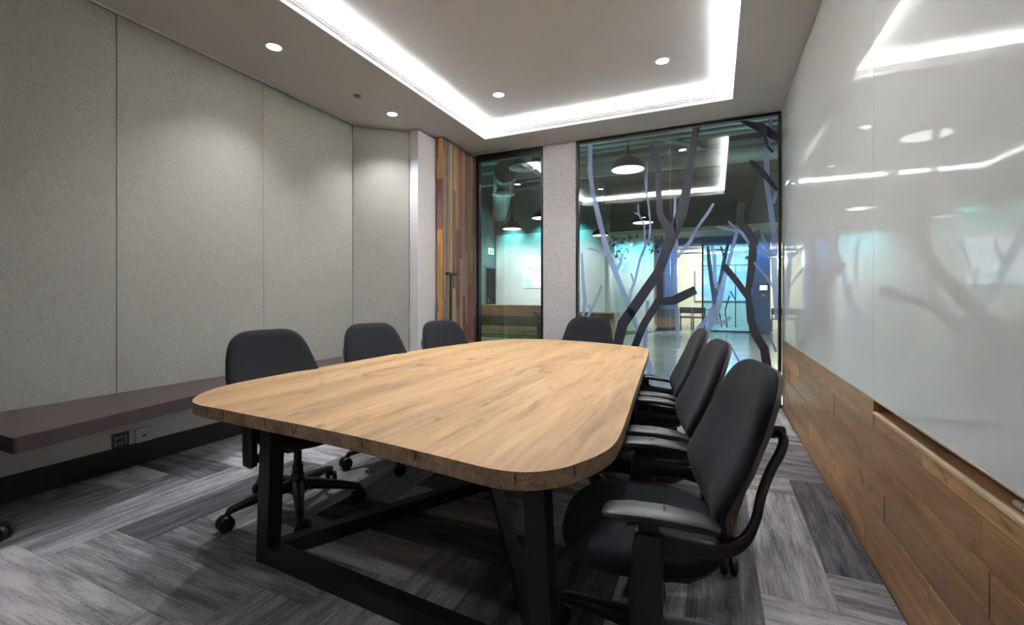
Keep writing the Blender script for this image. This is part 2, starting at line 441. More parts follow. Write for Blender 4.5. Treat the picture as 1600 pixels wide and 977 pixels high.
# downlights
def downlight(x, y, z, power, lab, size=125, r=.055):
    root = empty('downlight', (x, y, z))
    MB().lathe([(r+.013,-.001),(r+.013,-.006),(r+.002,-.008),(r,-.003),(r,-.0005)], seg=28, cap=False).build('trim_ring', M['white_paint'], root, smooth=True)
    MB().lathe([(r,-.0025),(r*.6,-.0045),(.002,-.005)], seg=28).build('lens', M['lens'], root, smooth=True)
    ld = bpy.data.lights.new('downlight_beam', 'SPOT'); ld.energy = power; ld.color = (.94,.975,1)
    ld.spot_size = math.radians(size); ld.spot_blend = 1.0; ld.shadow_soft_size = .04
    lo = bpy.data.objects.new('downlight_beam', ld); COL.objects.link(lo); lo.parent = root; lo.location = (0,0,-.03)
    tag(root, lab, 'downlight', 'recessed downlights')
downlight(-3.30, 2.54, ZC, WASH_POWER, 'round downlight in the soffit nearest the camera beside the fabric wall', 112)
downlight(-3.31, 4.03, ZC, WASH_POWER, 'round downlight in the soffit close to the angled fabric panel', 112)
downlight(-2.15, 4.38, ZU, SPOT_POWER, 'left downlight of the far pair in the raised ceiling field')
downlight(-0.45, 4.38, ZU, SPOT_POWER, 'right downlight of the far pair in the raised ceiling field')
downlight(-2.15, 2.43, ZU, SPOT_POWER, 'near downlight in the raised ceiling field on the fabric wall side')
downlight(-0.45, 2.43, ZU, SPOT_POWER, 'near downlight in the raised ceiling field on the whiteboard side')
downlight(-1.7, -.5, ZC, SPOT_POWER*.8, 'unseen fill downlight added in the near soffit on the fabric wall side, close to the camera', 96)  # added out of view to fill the floor in front of and under the table
downlight(-0.75, -.5, ZC, SPOT_POWER*.8, 'unseen fill downlight added in the near soffit on the whiteboard side, close to the camera', 96)  # second added fill lamp, also out of view

# smoke detector (dark ring) on the soffit
sd = MB().lathe([(.038,0),(.038,-.012),(.030,-.02),(.012,-.022),(.001,-.022)], seg=24).build('sprinkler_cover', plain('cover_grey',(.16,.15,.145),.5), loc=(-3.33,3.51,ZC), smooth=True)
tag(sd, 'small round grey cover plate on the soffit between two downlights', 'cover plate')

# ---- left wall with fabric panels
wl = MB().box((XL-.12,YF-.1,0), (XL-.03,4.1,ZC)).build('wall_left', M['plinth']); tag(wl, kind='structure')
ys = [-1.2, -.552, .602, 1.756, 2.908, 4.06]
for a, b in zip(ys[:-1], ys[1:]):
    MB().box((XL-.03,a+.002,.545), (XL,b-.002,ZC-.022)).build('fabric_panel', M['wallfab'], wl, bevel=.003)
# angled fabric panel
ca, cb_ = Vector((-3.92,4.06,0)), Vector((-3.44,4.51,0))
dn = (cb_-ca).normalized(); nn = Vector((-dn.y, dn.x, 0))     # pointing out of the room
wc = MB().prism([tuple((ca+nn*.03)[:2]), tuple((cb_+nn*.03)[:2]), tuple((cb_+nn*.14)[:2]), tuple((ca+nn*.14)[:2])], 0, ZC).build('wall_corner', M['plinth']); tag(wc, kind='structure')
MB().prism([tuple((ca+dn*.002)[:2]), tuple((cb_-dn*.002)[:2]), tuple((cb_-dn*.002+nn*.03)[:2]), tuple((ca+dn*.002+nn*.03)[:2])], .5, ZC-.022).build('fabric_panel', M['wallfab'], wc, bevel=.003)
t1 = MB().box((XL,YF,ZC-.02), (XL+.012,4.06,ZC-.001)); t1.beam(ca+Vector((0,0,ZC-.0105))-nn*.006, cb_+Vector((0,0,ZC-.0105))-nn*.006, .012, .019)
tag(t1.build('trim_1', M['white_paint']), kind='structure')
# white pier beside the door
pw = MB().prism([(-3.437,4.512),(-3.304,4.5),(-3.29,4.96),(-3.6,4.96),(-3.6,4.7)], 0, ZC-.001).build('wall_pier', M['white_paint']); tag(pw, kind='structure')
tag(MB().box((-3.30,4.5,ZC-.03),(-3.285,4.86,ZC-.004)).build('trim_2', M['alu']), kind='structure')

# ---- reclaimed wood door leaf with boards
dr = MB().box((-3.262,4.87,.01), (-3.205,5.74,ZC-.02)).build('door_1', M['plinth']); tag(dr, kind='structure')
TON = [((.10,.055,.033),(.19,.115,.072),(.27,.17,.11)), ((.075,.03,.025),(.135,.055,.045),(.19,.085,.068)), ((.17,.115,.06),(.30,.21,.115),(.40,.29,.165)),
       ((.16,.07,.022),(.32,.155,.05),(.43,.225,.08)), ((.09,.07,.055),(.16,.13,.105),(.23,.19,.155)), ((.06,.04,.03),(.11,.08,.062),(.16,.12,.095))]
TM = [wood('reclaimed_board_%s' % n, *t, axis=2, scale=1.5, rough=.7, rand=.2, bump=.7) for n, t in zip(('brown','red','tan','amber','grey','dark'), TON)]
cols = [(4.872,4.925,[2.55,1.2,.2],[4,4,4]), (4.925,4.985,[1.9,.55],[5,4,0]), (4.985,5.04,[2.2,1.0],[4,0,4]), (5.04,5.105,[1.55,.6],[2,2,1]), (5.105,5.19,[2.65,1.35],[0,5,2]),
        (5.19,5.275,[2.15,1.1,.4],[3,1,4]), (5.275,5.36,[1.75,.7],[1,0,5]), (5.36,5.44,[2.35,1.25],[0,4,1]), (5.44,5.52,[1.95,.85],[5,0,1]),
        (5.52,5.60,[2.5,1.4,.5],[1,0,1]), (5.60,5.67,[1.6,.6],[0,1,1]), (5.67,5.738,[2.1,.95],[1,5,1])]
for a, b, cuts, tn in cols:
    zs = [ZC-.022] + cuts + [.012]
    for k in range(len(zs)-1):
        d = random.uniform(.012, .026)
        MB().box((-3.205,a+.0012,zs[k+1]+.0015), (-3.205+d,b-.0012,zs[k]-.0015)).build('reclaimed_board', TM[tn[k % len(tn)]], dr)
for k, (z0, z1, t_) in enumerate(((2.75,3.27,3),(2.1,2.75,1),(1.62,2.1,3),(.9,1.62,3),(.012,.9,3))):
    MB().box((-3.262,4.846,z0+.0015), (-3.185,4.869,z1-.0015)).build('edge_board', TM[t_], dr)
dh = MB(); dh.box((-3.145,4.90,1.525),(-3.125,5.14,1.548)); dh.box((-3.185,4.93,1.52),(-3.125,4.95,1.552)); dh.box((-3.185,5.09,1.52),(-3.125,5.11,1.552))
h_ = dh.build('door_handle', M['steel'], dr, bevel=.003)
MB().box((-3.178,5.025,.88),(-3.168,5.06,1.525)).build('pull_plate', M['steel'], dr)

# ---- right wall: oak planks under the glass board
wr = MB().box((.752,YF-.1,0), (.85,YB,ZC)).build('wall_right', M['plinth']); tag(wr, kind='structure')
ROW = .1283
joints = {0:[4.9,3.6,2.72,1.5], 1:[5.3,4.2,3.1,2.0,.9], 2:[4.75,3.55,2.44,1.3], 3:[5.2,4.05,2.75,1.62], 4:[4.6,3.35,2.62,1.66], 5:[5.05,3.9,2.585,2.05,1.0]}
for k in range(6):
    ysr = [YB-.045] + joints[k] + [YF+.02]
    for a, b in zip(ysr[1:], ysr[:-1]):
        z0, z1 = k*ROW+.0016, (k+1)*ROW-.0016
        if k == 5 and b < 2.6: z1 = .700
        if k == 5 and b >= 2.6 and a < 2.6: a = 2.585
        x = XR + random.uniform(0, .004)
        MB().box((x,a+.0012,z0), (XR+.022,b-.0012,z1)).build('wall_plank', M['wallwood'], wr)
MB().box((XR+.022,YF,0), (.752,YB-.045,.698)).build('batten', M['plinth'], wr)
tr = MB().box((XR-.004,YF+.02,.700), (XR+.012,2.583,.713)).build('tray_lip', M['lipwood'], wr, bevel=.0015)
MB().box((XR+.012,YF+.02,.699), (.745,2.583,.709)).build('tray_base', M['wallwood'], wr)
MB().box((.738,YF+.02,.709), (.751,2.583,.80)).build('tray_back', M['wallwood'], wr)
MB().box((XR+.022,2.586,.64), (.751,2.64,.77)).build('tray_end', M['wallwood'], wr)
# the board: two back-painted glass panes
gb = empty('glass_whiteboard', (XR,2.58,.773))
MB().box((0,.0025,0), (.012,YB-.045-2.58,ZC-.773-.004)).build('glass_pane', M['board'], gb)
MB().box((0,YF+.02-2.58,0), (.012,-.0025,ZC-.773-.004)).build('glass_pane', M['board'], gb)
MB().box((-.002,.003,-.006), (.014,YB-.045-2.58,-.0005)).build('edge_trim', M['alu'], gb)
MB().box((-.002,YF+.02-2.58,-.006), (.014,-.003,-.0005)).build('edge_trim', M['lipwood'], gb)
MB().box((.014,YF+.02-2.58,.03), (.084,YB-.05-2.58,ZC-.78)).build('backing_panel', M['plinth'], gb)
tag(gb, 'glossy white glass writing board covering the upper right wall', 'whiteboard')
mk = empty('whiteboard_marker', (.700,1.50,.709))
MB().lathe([(.004,-.065),(.009,-.062),(.0095,.03),(.008,.034)], c=(0,0,.011), seg=14, axis='y').build('barrel', M['socket_white'], mk, smooth=True)
MB().lathe([(.0105,.034),(.0105,.07),(.008,.075)], c=(0,0,.011), seg=14, axis='y').build('cap', plain('marker_cap',(.5,.48,.47),.4), mk, smooth=True)
tag(mk, 'white marker pen lying in the wooden tray below the board', 'marker')

# ---- wall behind the camera
tag(MB().box((XL-.12,YF-.12,0), (.85,YF,ZC)).build('wall_front', M['white_paint']), kind='structure')

# ---- glazed end
cp = MB().box((-2.142,YB-.02,0), (-1.684,YB+.16,ZC-.003)).build('wall_back', M['concrete'], bevel=.004); tag(cp, kind='structure')
def window(name, x0, x1, joints_, hdr=.035, foot=.04, jl=.03, jr=.03):
    root = empty(name, ((x0+x1)/2, YB+.02, 0)); tag(root, kind='structure')
    ox = -(x0+x1)/2
    def part(nm, a, b, mat): MB().box((a[0]+ox,a[1],a[2]), (b[0]+ox,b[1],b[2])).build(nm, mat, root)
    part('frame_head', (x0,-.035,ZC-hdr), (x1,.045,ZC-.002), M['darkframe'])
    part('frame_sill', (x0,-.035,.001), (x1,.045,foot), M['darkframe'])
    part('frame_jamb', (x0,-.035,foot), (x0+jl,.045,ZC-hdr), M['darkframe'])
    part('frame_jamb', (x1-jr,-.035,foot), (x1,.045,ZC-hdr), M['darkframe'])
    xs = [x0+jl]+joints_+[x1-jr]
    for a, b in zip(xs[:-1], xs[1:]):
        part('glass_pane', (a+.0015,-.006,foot), (b-.0015,.006,ZC-hdr), M['glass'])
    for j in joints_: part('silicone_joint', (j-.0012,-.0055,foot), (j+.0012,.0055,ZC-hdr), M['alu'])
    return root
w1 = window('window_1', -3.19, -2.146, [], hdr=.10, jl=.05)
w2 = window('window_2', -1.682, XR, [-.503], jr=.03)
tag(MB().box((-3.19,5.60,ZC-.03),(-2.62,5.635,ZC-.004)).build('reflection_strip', M['alu']), kind='structure')  # pale strip standing in for a reflection below the ceiling

# ================================================================== BENCH ALONG THE FABRIC WALL
bn = empty('wall_bench', (-3.6,1.1,0))
def bp_(pts): return [(p[0]+3.6, p[1]-1.1) for p in pts]
front = [(-3.14,.99),(-3.27,1.65),(-3.36,2.1),(-3.44,2.6),(-3.46,3.3),(-3.42,3.85),(-3.13,4.22)]
seat = [(-3.918,.99)] + front + [(-3.30,4.495),(-3.441,4.505),(-3.90,4.074),(-3.918,4.055)]
MB().prism(bp_(seat)[::-1] if False else bp_(seat), .468, .548).build('seat_cushion', M['leather'], bn, bevel=.018, seg=3)
back = MB().box((XL-.028+3.6,-.10,.165), (XL+.04+3.6,2.93,.466)).build('apron_panel', M['laminate'], bn)
MB().box((XL-.028+3.6,-.10,0), (XL+.03+3.6,2.93,.163)).build('plinth', M['plinth'], bn)
tag(bn, 'long dark brown upholstered bench fixed along the grey fabric wall', 'bench')
def outlet(y, white, lab):
    o = empty('power_socket', (XL+.041,y,.215)); ma = M['socket_white'] if white else M['socket_dark']
    MB().box((0,-.052,-.052),(.008,.052,.052)).build('face_plate', ma, o, bevel=.003)
    if white:
        MB().box((.008,-.012,-.012),(.0092,.012,-.002)).build('slot', M['black'], o)
        MB().box((.008,-.02,.016),(.0086,.02,.02)).build('slot', M['alu'], o)
    else:
        for yy, zz, a_, b_ in ((-.03,.02,.006,.011),(-.03,-.02,.006,.011),(0,.022,.012,.005),(0,-.02,.012,.005),(.03,.014,.005,.012),(.03,-.016,.005,.012)):
            MB().box((.008,yy-a_,zz-b_),(.0092,yy+a_,zz+b_)).build('slot', M['alu'], o)
            MB().box((.0086,yy-a_*.6,zz-b_*.6),(.0096,yy+a_*.6,zz+b_*.6)).build('slot', M['black'], o)
    tag(o, lab, 'socket')
outlet(1.76, False, 'dark bronze power socket on the panel under the bench')
outlet(1.905, True, 'white data socket on the panel under the bench')

# ================================================================== CONFERENCE TABLE
tb = empty('conference_table', (-1.38,2.8,0))
out = [(-2.143,1.247),(-1.90,1.226),(-1.686,1.214),(-1.318,1.197),(-.995,1.168),(-.72,1.135),(-.549,1.118),(-.461,1.142),(-.392,1.205),(-.350,1.284),(-.325,1.345),(-.306,1.42),(-.300,1.52),
       (-.325,1.85),(-.358,2.198),(-.435,3.05),(-.515,3.91),(-.545,4.17),(-.580,4.285),(-.70,4.38),(-.989,4.523),(-1.25,4.62),(-1.512,4.672),(-1.78,4.665),(-2.04,4.565),(-2.215,4.30),(-2.33,3.75),(-2.40,3.25),(-2.425,2.7),(-2.43,2.2),(-2.432,1.85),(-2.415,1.60),(-2.351,1.435),(-2.259,1.318)]
pl = [(p.x+1.38, p.y-2.8) for p in spline([(x,y,0) for x,y in out], 6, True)]
ZT, TT = .765, .052
MB().prism(pl, ZT-TT, ZT, 0, 1).build('tabletop', [M['table'], M['tedge']], tb, bevel=.004, seg=2)
# drying cracks in the front edge
for (x, wob, ln) in ((-2.02,.012,.036),(-1.90,-.02,.040),(-1.62,.018,.042),(-1.42,-.015,.036),(-1.10,.016,.044),(-.86,-.012,.034),(-.50,.0,.03),(-.37,.004,.038)):
    best = min(out[:12] if x < -.45 else out[5:12], key=lambda q: abs(q[0]-x))
    ii = min(range(len(pl)), key=lambda k: (abs(pl[k][0]-1.38-x) + (10 if pl[k][1]+2.8 > 1.5 else 0)))
    px, py = pl[ii]; qx, qy = pl[(ii+1) % len(pl)]
    d = Vector((qx-px,qy-py,0)).normalized(); nrm = Vector((d.y,-d.x,0))
    m = MB(); base = Vector((px,py,0)) - nrm*.004
    pts = [base + d*(wob*t*t) + Vector((0,0,ZT-.003-ln*t)) for t in (0,.25,.5,.75,1)]
    m.sweep(pts, [(.001,.0055),(.0022,.0055),(.003,.0055),(.002,.0055),(.0006,.0055)], side=d, seg=6)
    m.build('edge_crack', M['crack'], tb)
O = Vector((-1.38,2.8,0))
FLc, FRc = Vector((-1.93,1.455,0))-O, Vector((-.50,1.37,0))-O
CT = Vector((-1.33,2.62,0))-O
BRc, BLc = CT*2-FLc, CT*2-FRc
def leg(bt, tp): return MB().beam((bt.x,bt.y,0), (tp.x,tp.y,ZT-TT-.001), .075, .075, up=(0,1,0)).build('leg', M['steel'], tb, bevel=.003)
for cpt, dx in ((FLc,.035),(FRc,-.035),(BRc,-.03),(BLc,.03)):
    leg(cpt, cpt+Vector((dx,.0,0)))
Z1 = Vector((0,0,.04))
MB().beam(FLc+Z1, FRc+Z1, .07, .075).build('end_rail', M['steel'], tb, bevel=.003)
MB().beam(BLc+Z1, BRc+Z1, .07, .075).build('end_rail', M['steel'], tb, bevel=.003)
for cpt in (FLc, FRc, BRc, BLc):
    dd = (CT-cpt).normalized()
    MB().beam(cpt+Z1+dd*.05, CT+Z1, .065, .072).build('floor_rail', M['steel'], tb, bevel=.003)
for a, b in ((FLc,FRc),(BLc,BRc)):
    z = Vector((0,0,ZT-TT-.006)); MB().beam(a+z, b+z, .08, .008).build('top_plate', M['steel'], tb)
tag(tb, 'large tapered oak conference table with rounded corners and black steel frame', 'table')
# black cable that hangs under the right edge of the table
cb2 = MB().sweep(spline([(-.50,1.98,.712),(-.52,2.0,.45),(-.47,1.97,.16),(-.44,2.05,.012),(-.36,2.2,.008),(-.42,2.34,.008),(-.52,2.26,.008)], 6), [(.0035,.0035)]*37, seg=6).build('power_cable', M['plastic'], smooth=True)
tag(cb2, 'thin black cable hanging from under the right edge of the table', 'cable')

# ================================================================== TASK CHAIRS
def sup(th, e):
    c_, s_ = math.cos(th), math.sin(th)
    return math.copysign(abs(c_)**(2/e), c_), math.copysign(abs(s_)**(2/e), s_)
LOW = ('base_hub','base_spoke')
def make_chair():
    r = empty('task_chair')
    MB().lathe([(.03,.095),(.052,.10),(.058,.12),(.054,.165),(.038,.18),(.034,.21)], seg=20).build('base_hub', M['plastic'], r, smooth=True)
    for k in range(5):
        a = PI/2 + k*2*PI/5 + .31; d = Vector((math.cos(a), math.sin(a), 0))
        sp = MB().sweep([d*.03+Vector((0,0,.142)), d*.10+Vector((0,0,.140)), d*.22+Vector((0,0,.124)), d*.31+Vector((0,0,.110)), d*.345+Vector((0,0,.102)), d*.358+Vector((0,0,.09))],
                     [(.036,.032),(.033,.030),(.026,.024),(.022,.019),(.020,.018),(.014,.012)], side=(-d.y,d.x,0), seg=12, e=3).build('base_spoke', M['plastic'], r, smooth=True)
        w = MB(); ax = Vector((math.cos(a+.9+k*1.3), math.sin(a+.9+k*1.3), 0)); fw = Vector((-ax.y, ax.x, 0))
        cc = d*.355 + fw*.014 + Vector((0,0,.041))
        for sgn in (-1, 1):
            rs = []
            for rad, off in ((.016,.034),(.036,.033),(.041,.027),(.041,.010),(.034,.007),(.016,.007)):
                rs.append([cc + ax*(sgn*off) + fw*(rad*math.cos(t*2*PI/20)) + Vector((0,0,rad*math.sin(t*2*PI/20))) for t in range(20)])
            w.rings(rs)
        w.sweep([d*.355+Vector((0,0,.098)), d*.355+fw*.004+Vector((0,0,.076)), cc+Vector((0,0,.012))], [(.010,.010),(.014,.014),(.009,.018)], side=tuple(ax), seg=10)
        w.build('caster', M['plastic'], sp, smooth=True)
    MB().lathe([(.030,.15),(.030,.26),(.022,.262),(.022,.40)], seg=18).build('gas_column', M['plastic'], r, smooth=True)
    MB().sweep([(0,-.17,.415),(0,-.10,.40),(0,.05,.395),(0,.16,.43)], [(.09,.028),(.12,.042),(.12,.042),(.08,.02)], seg=16, e=4).build('tilt_mechanism', M['plastic'], r, smooth=True)
    m = MB().sweep([(.10,.10,.405),(.22,.10,.405)], [(.006,.006)]*2, side=(0,1,0), seg=8); m.lathe([(.022,.21),(.026,.22),(.026,.25),(.02,.262)], c=(0,.10,.405), seg=14, axis='x')
    m.build('tilt_knob', M['plastic'], r, smooth=True)
    MB().sweep([(-.10,.06,.41),(-.20,.07,.405),(-.26,.08,.40)], [(.006,.006),(.006,.008),(.004,.016)], side=(0,0,1), seg=8).build('height_lever', M['plastic'], r, smooth=True)
    # seat
    def seat_pt(th, k, z):
        x, y = sup(th, 2.7); x *= .272*k; y = .03 + (.262*k)*y
        if y < .03: x *= 1 - .18*((.03-y)/.26)**2
        z -= .55*max(0, y-.10)**2; z += .12*x*x
        return (x, y, z)
    prof = [(.30,.440),(.80,.442),(.93,.452),(.985,.472),(1.0,.492),(.985,.508),(.94,.518),(.80,.522),(.5,.519),(.2,.517)]
    MB().rings([[seat_pt(i*2*PI/48, k, z) for i in range(48)] for k, z in prof]).build('seat', M['chairfab'], r, smooth=True, sharp=60)
    MB().rings([[seat_pt(i*2*PI/40, k, z) for i in range(40)] for k, z in ((.3,.420),(.78,.424),(.9,.438),(.92,.452))]).build('seat_pan', M['plastic'], r, smooth=True)
    # back
    ZC_, HZ = .775, .262
    def yb(z): return -.222 + .030*math.exp(-((z-.66)/.11)**2) - .30*max(0, z-.66)
    def hw(z): return .294 - .22*max(0, z-.76) - .24*max(0, .68-z)
    def back_pt(th, k, dy, sx=1.0, z0=ZC_, hz=HZ):
        x, s_ = sup(th, 4.6); z = z0 + hz*k*s_; x *= hw(z)*k*sx
        return (x, yb(z) + .42*x*x + dy, z)
    bprof = [(.15,.026),(.5,.027),(.82,.026),(.93,.021),(.98,.012),(1.0,.0),(.985,-.012),(.93,-.019),(.8,-.021),(.3,-.021)]
    MB().rings([[back_pt(i*2*PI/52, k, dy) for i in range(52)] for k, dy in bprof][::-1]).build('backrest', M['chairfab'], r, smooth=True, sharp=60)
    sh = MB().rings([[back_pt(i*2*PI/40, k, dy, 1.0) for i in range(40)] for k, dy in ((.985,-.013),(.97,-.026),(.9,-.031),(.3,-.033))][::-1]).build('back_shell', M['shell'], r, smooth=True)
    for k in range(5):
        z = .60+k*.042; ptsr = [(x, yb(z)+.42*x*x-.036, z) for x in (-.17,-.1,0,.1,.17)]
        MB().sweep(ptsr, [(.004,.004)]*5, side=(0,0,1), seg=6).build('shell_rib', M['shell'], sh, smooth=True)
    for s in (-1, 1):
        p = spline([(s*.283,.02,.575),(s*.282,-.08,.570),(s*.274,-.165,.571),(s*.258,-.222,.597),(s*.249,-.252,.65),(s*.244,-.268,.72),(s*.238,-.292,.785),(s*.226,-.320,.835),(s*.205,-.332,.862),(s*.172,-.325,.870)], 4)
        n = len(p); ab = []
        for i in range(n):
            t = i/(n-1); b = .034*(1-min(1,t/.42)) + .0115*min(1,t/.42); a = .012 + .001*min(1,t/.4)
            ab.append((a, b))
        MB().sweep(p, ab, side=(s,0,0), seg=12).build('back_upright', M['plastic'], r, smooth=True)
        MB().sweep([(s*.175,-.262,.868),(s*.172,-.31,.87),(s*.172,-.345,.872)], [(.014,.014),(.018,.018),(.014,.014)], seg=12).build('back_pivot', M['plastic'], r, smooth=True)
        ar = MB().sweep([(s*.292,.030,.345),(s*.295,.030,.352),(s*.296,.030,.44),(s*.297,.025,.56),(s*.298,.022,.608),(s*.298,.022,.613)], [(.014,.03),(.021,.044),(.022,.046),(.020,.040),(.018,.036),(.012,.028)], seg=16, e=4).build('arm_sleeve', M['plastic'], r, smooth=True)
        MB().beam((s*.08,.03,.385), (s*.29,.03,.375), .055, .035).build('arm_bracket', M['plastic'], ar, bevel=.006)
        MB().sweep([(s*.298,.022,.60),(s*.298,.022,.638),(s*.298,.03,.652)], [(.012,.026),(.012,.028),(.02,.06)], seg=14, e=4).build('arm_post', M['plastic'], ar, smooth=True)
        pth = [(s*.300,-.155,.638),(s*.301,-.148,.642),(s*.302,-.11,.652),(s*.303,-.02,.662),(s*.300,.07,.663),(s*.294,.125,.657),(s*.292,.138,.653),(s*.291,.143,.651)]
        MB().sweep(pth, [(.014,.006),(.033,.012),(.044,.015),(.048,.016),(.047,.015),(.040,.0125),(.03,.010),(.012,.005)], seg=18, e=3.2).build('arm_pad', M['armpad'], r, smooth=True)
    return r
chair0 = make_chair(); used = []
def chair(x, y, face, lab, lift=0, swivel=0):
    o = chair0 if not used else copy_tree(chair0); used.append(o)
    o.location = (x, y, 0); o.rotation_euler.z = math.radians(face) - PI/2      # face: heading in degrees, 0 = +X
    o['lift'] = lift
    for ch in o.children:
        if ch.name.startswith(LOW): ch.rotation_euler.z = math.radians(swivel)
    tag(o, lab, 'chair', 'black task chairs around the table')
chair(-.195, 1.555, 190, 'black task chair nearest the camera on the whiteboard side', 0, 30)
chair(-.30, 2.31, 189, 'middle black task chair of the three on the whiteboard side of the table')
chair(-.40, 3.05, 188, 'black task chair farthest from the camera on the whiteboard side')
chair(-2.24, 1.88, -6, 'black task chair at the near left corner of the table by the bench', 0, 22)
chair(-2.25, 2.77, -13, 'middle black task chair of the three along the bench side', -.01, 20)
chair(-2.15, 3.64, -14, 'black task chair on the bench side closest to the reclaimed wood door', -.03)
chair(-1.30, 4.66, -90, 'black task chair at the far head of the table before the glass', -.03)
chair(-3.42, .675, 85, 'black task chair cut off by the left edge beside the bench end', 0, -31)
for o in used:
    l = o['lift']; del o['lift']
    if l:
        for ch in o.children:
            if not ch.name.startswith(LOW): ch.location.z += l

# ================================================================== TREE FILM ON THE GLASS (flat self-adhesive film)
FY = YB + .0115          # room face of the big panes
def branch(mb, nodes, y, dy):
    n = len(nodes); L_, R_ = [], []
    for k in range(n):
        u, v, w = nodes[k]
        pu, pv, _ = nodes[max(k-1,0)]; qu, qv, _ = nodes[min(k+1,n-1)]
        tx, ty = qu-pu, qv-pv; l = math.hypot(tx, ty); nx, ny = -ty/l, tx/l
        L_.append(on_y(u+nx*w/2, v+ny*w/2, y)); R_.append(on_y(u-nx*w/2, v-ny*w/2, y))
    for p in L_+R_: p.x = min(p.x, XR-.031); p.z = min(max(p.z, .041), ZC-.037)
    o = len(mb.v)
    for p in L_+R_: mb.v.append((p.x, p.y, p.z))
    for p in L_+R_: mb.v.append((p.x, p.y-dy, p.z))
    def F(*f): mb.f.append(tuple(o+i for i in f)); mb.m.append(0)
    for k in range(n-1):
        F(k, k+1, n+k+1, n+k); F(2*n+k, 3*n+k, 3*n+k+1, 2*n+k+1)
        F(k, 2*n+k, 2*n+k+1, k+1); F(n+k, n+k+1, 3*n+k+1, 3*n+k)
    F(0, n, 3*n, 2*n); F(n-1, 3*n-1, 4*n-1, 2*n-1)[0] if False else F(n-1, 3*n-1, 4*n-1, 2*n-1)
def film(name, mat, branches, lab, y=FY, dy=.0008):
    m = MB()
    for k, b in enumerate(branches): branch(m, b, y-.00015*k, dy)
    return tag(m.build(name, mat), lab, 'tree decal', 'tree shapes in film on the glass')
film('tree_decal', M['film_light'], [
    [(922,225,7),(922,270,7),(926,300,7),(936,342,8),(942,365,8),(948,390,9),(955,408,9),(967,440,8),(981,475,8),(995,510,8),(1002,528,8)],
    [(962,425,5),(970,410,5),(972,396,4)], [(981,475,6),(986,455,5),(992,440,4),(1000,405,4),(1008,385,4)], [(990,440,3),(986,427,3)],
    [(948,400,5),(935,392,4),(918,388,3)]], 'pale lavender tree film rising left of the big dark trunk')
film('tree_decal', M['film_light'], [[(909,396,3),(911,440,5),(914,470,6),(911,494,5)], [(918,496,4),(926,480,4),(936,458,4),(940,446,3)], [(922,484,3),(920,476,2)]],
    'small pale blue sapling film beside the concrete pier')
film('tree_decal', M['film_light'], [[(1011,247,2.5),(1010,300,3),(1014,325,3),(1016,350,3),(1015,372,4),(1008,385,4),(1003,400,4)], [(1007,272,2),(1010,300,3)],
    [(1008,385,3),(1007,352,3),(998,335,3),(990,332,2)], [(998,336,3),(997,320,2)]], 'very thin pale twig film crossing the light reflection')
film('tree_decal', M['film_light'], [[(1055,308,4),(1054,350,4),(1057,380,5),(1056,400,6),(1054,440,6),(1057,480,6),(1060,545,6)],
    [(1058,402,6),(1078,378,6),(1090,355,4),(1108,330,5),(1115,318,4)], [(1040,440,4),(1054,452,5)]], 'pale lavender tree film directly behind the dark fork')
film('tree_decal', M['film_light'], [[(1012,470,5),(1009,520,6),(1007,545,7),(1015,575,9),(1016,610,10)]], 'short pale lavender stem film low beside the table corner')
film('tree_decal', M['film_light'], [[(1078,580,5),(1098,532,8),(1112,505,9),(1122,480,10),(1127,455,9),(1134,425,7),(1141,400,6),(1148,375,6),(1152,358,5)],
    [(1090,516,8),(1108,495,9),(1117,478,9)], [(1127,458,7),(1117,440,6),(1116,400,6),(1112,383,5)], [(1108,505,6),(1130,504,7),(1142,496,5)],
    [(1138,346,3),(1150,358,4),(1160,365,5),(1170,380,4)], [(1120,354,2),(1145,360,4),(1152,363,4)]], 'wide pale lavender tree film between the two dark trunks')
film('tree_decal', M['film_light'], [[(1205,186,7),(1201,215,8),(1198,250,9),(1198,290,8),(1202,310,8),(1206,340,9),(1210,370,9),(1209,400,9),(1210,430,9),(1212,470,8),(1213,500,5)],
    [(1214,298,5),(1208,318,6)], [(1190,366,4),(1198,385,5),(1206,398,6)], [(1183,385,5),(1195,395,5),(1206,402,6)], [(1178,410,4),(1195,430,4),(1211,452,5)]],
    'tall pale lavender tree film along the right frame')
film('tree_decal', M['film_light'], [[(1143,543,3),(1152,560,3),(1160,576,3)], [(1204,530,3),(1213,550,4)]], 'loose pale twig film low above the office floor')
film('tree_decal', M['film_dark'], [[(961,556,15),(973,506,17),(1029,425,15),(1040,395,15),(1052,362,19),(1066,333,17),(1072,300,14),(1079,255,12),(1088,195,11)],
    [(1050,368,17),(1038,347,12),(1031,335,10),(1029,300,9),(1028,262,9),(1018,226,10)],
    [(986,556,11),(1006,507,12),(1028,472,13),(1052,470,14),(1060,466,14),(1087,453,13)], [(1031,474,10),(1031,420,11)]], 'big dark forked tree film in the middle of the glass')
film('tree_decal', M['film_dark'], [[(1158,316,12),(1156,346,13),(1178,376,14),(1174,420,12),(1169,455,10),(1173,500,12),(1180,522,13),(1194,545,14),(1199,575,15),(1217,589,15)],
    [(1131,415,10),(1152,441,10),(1170,466,10)]], 'dark crooked tree film near the right frame')
film('tree_decal', M['film_dark'], [[(1158,178,14),(1190,200,16),(1219,215,16)], [(1172,251,7),(1192,270,10),(1219,298,10)], [(1195,212,5),(1200,230,5),(1208,238,4)]],
    'dark branch film reaching in at the top right corner')

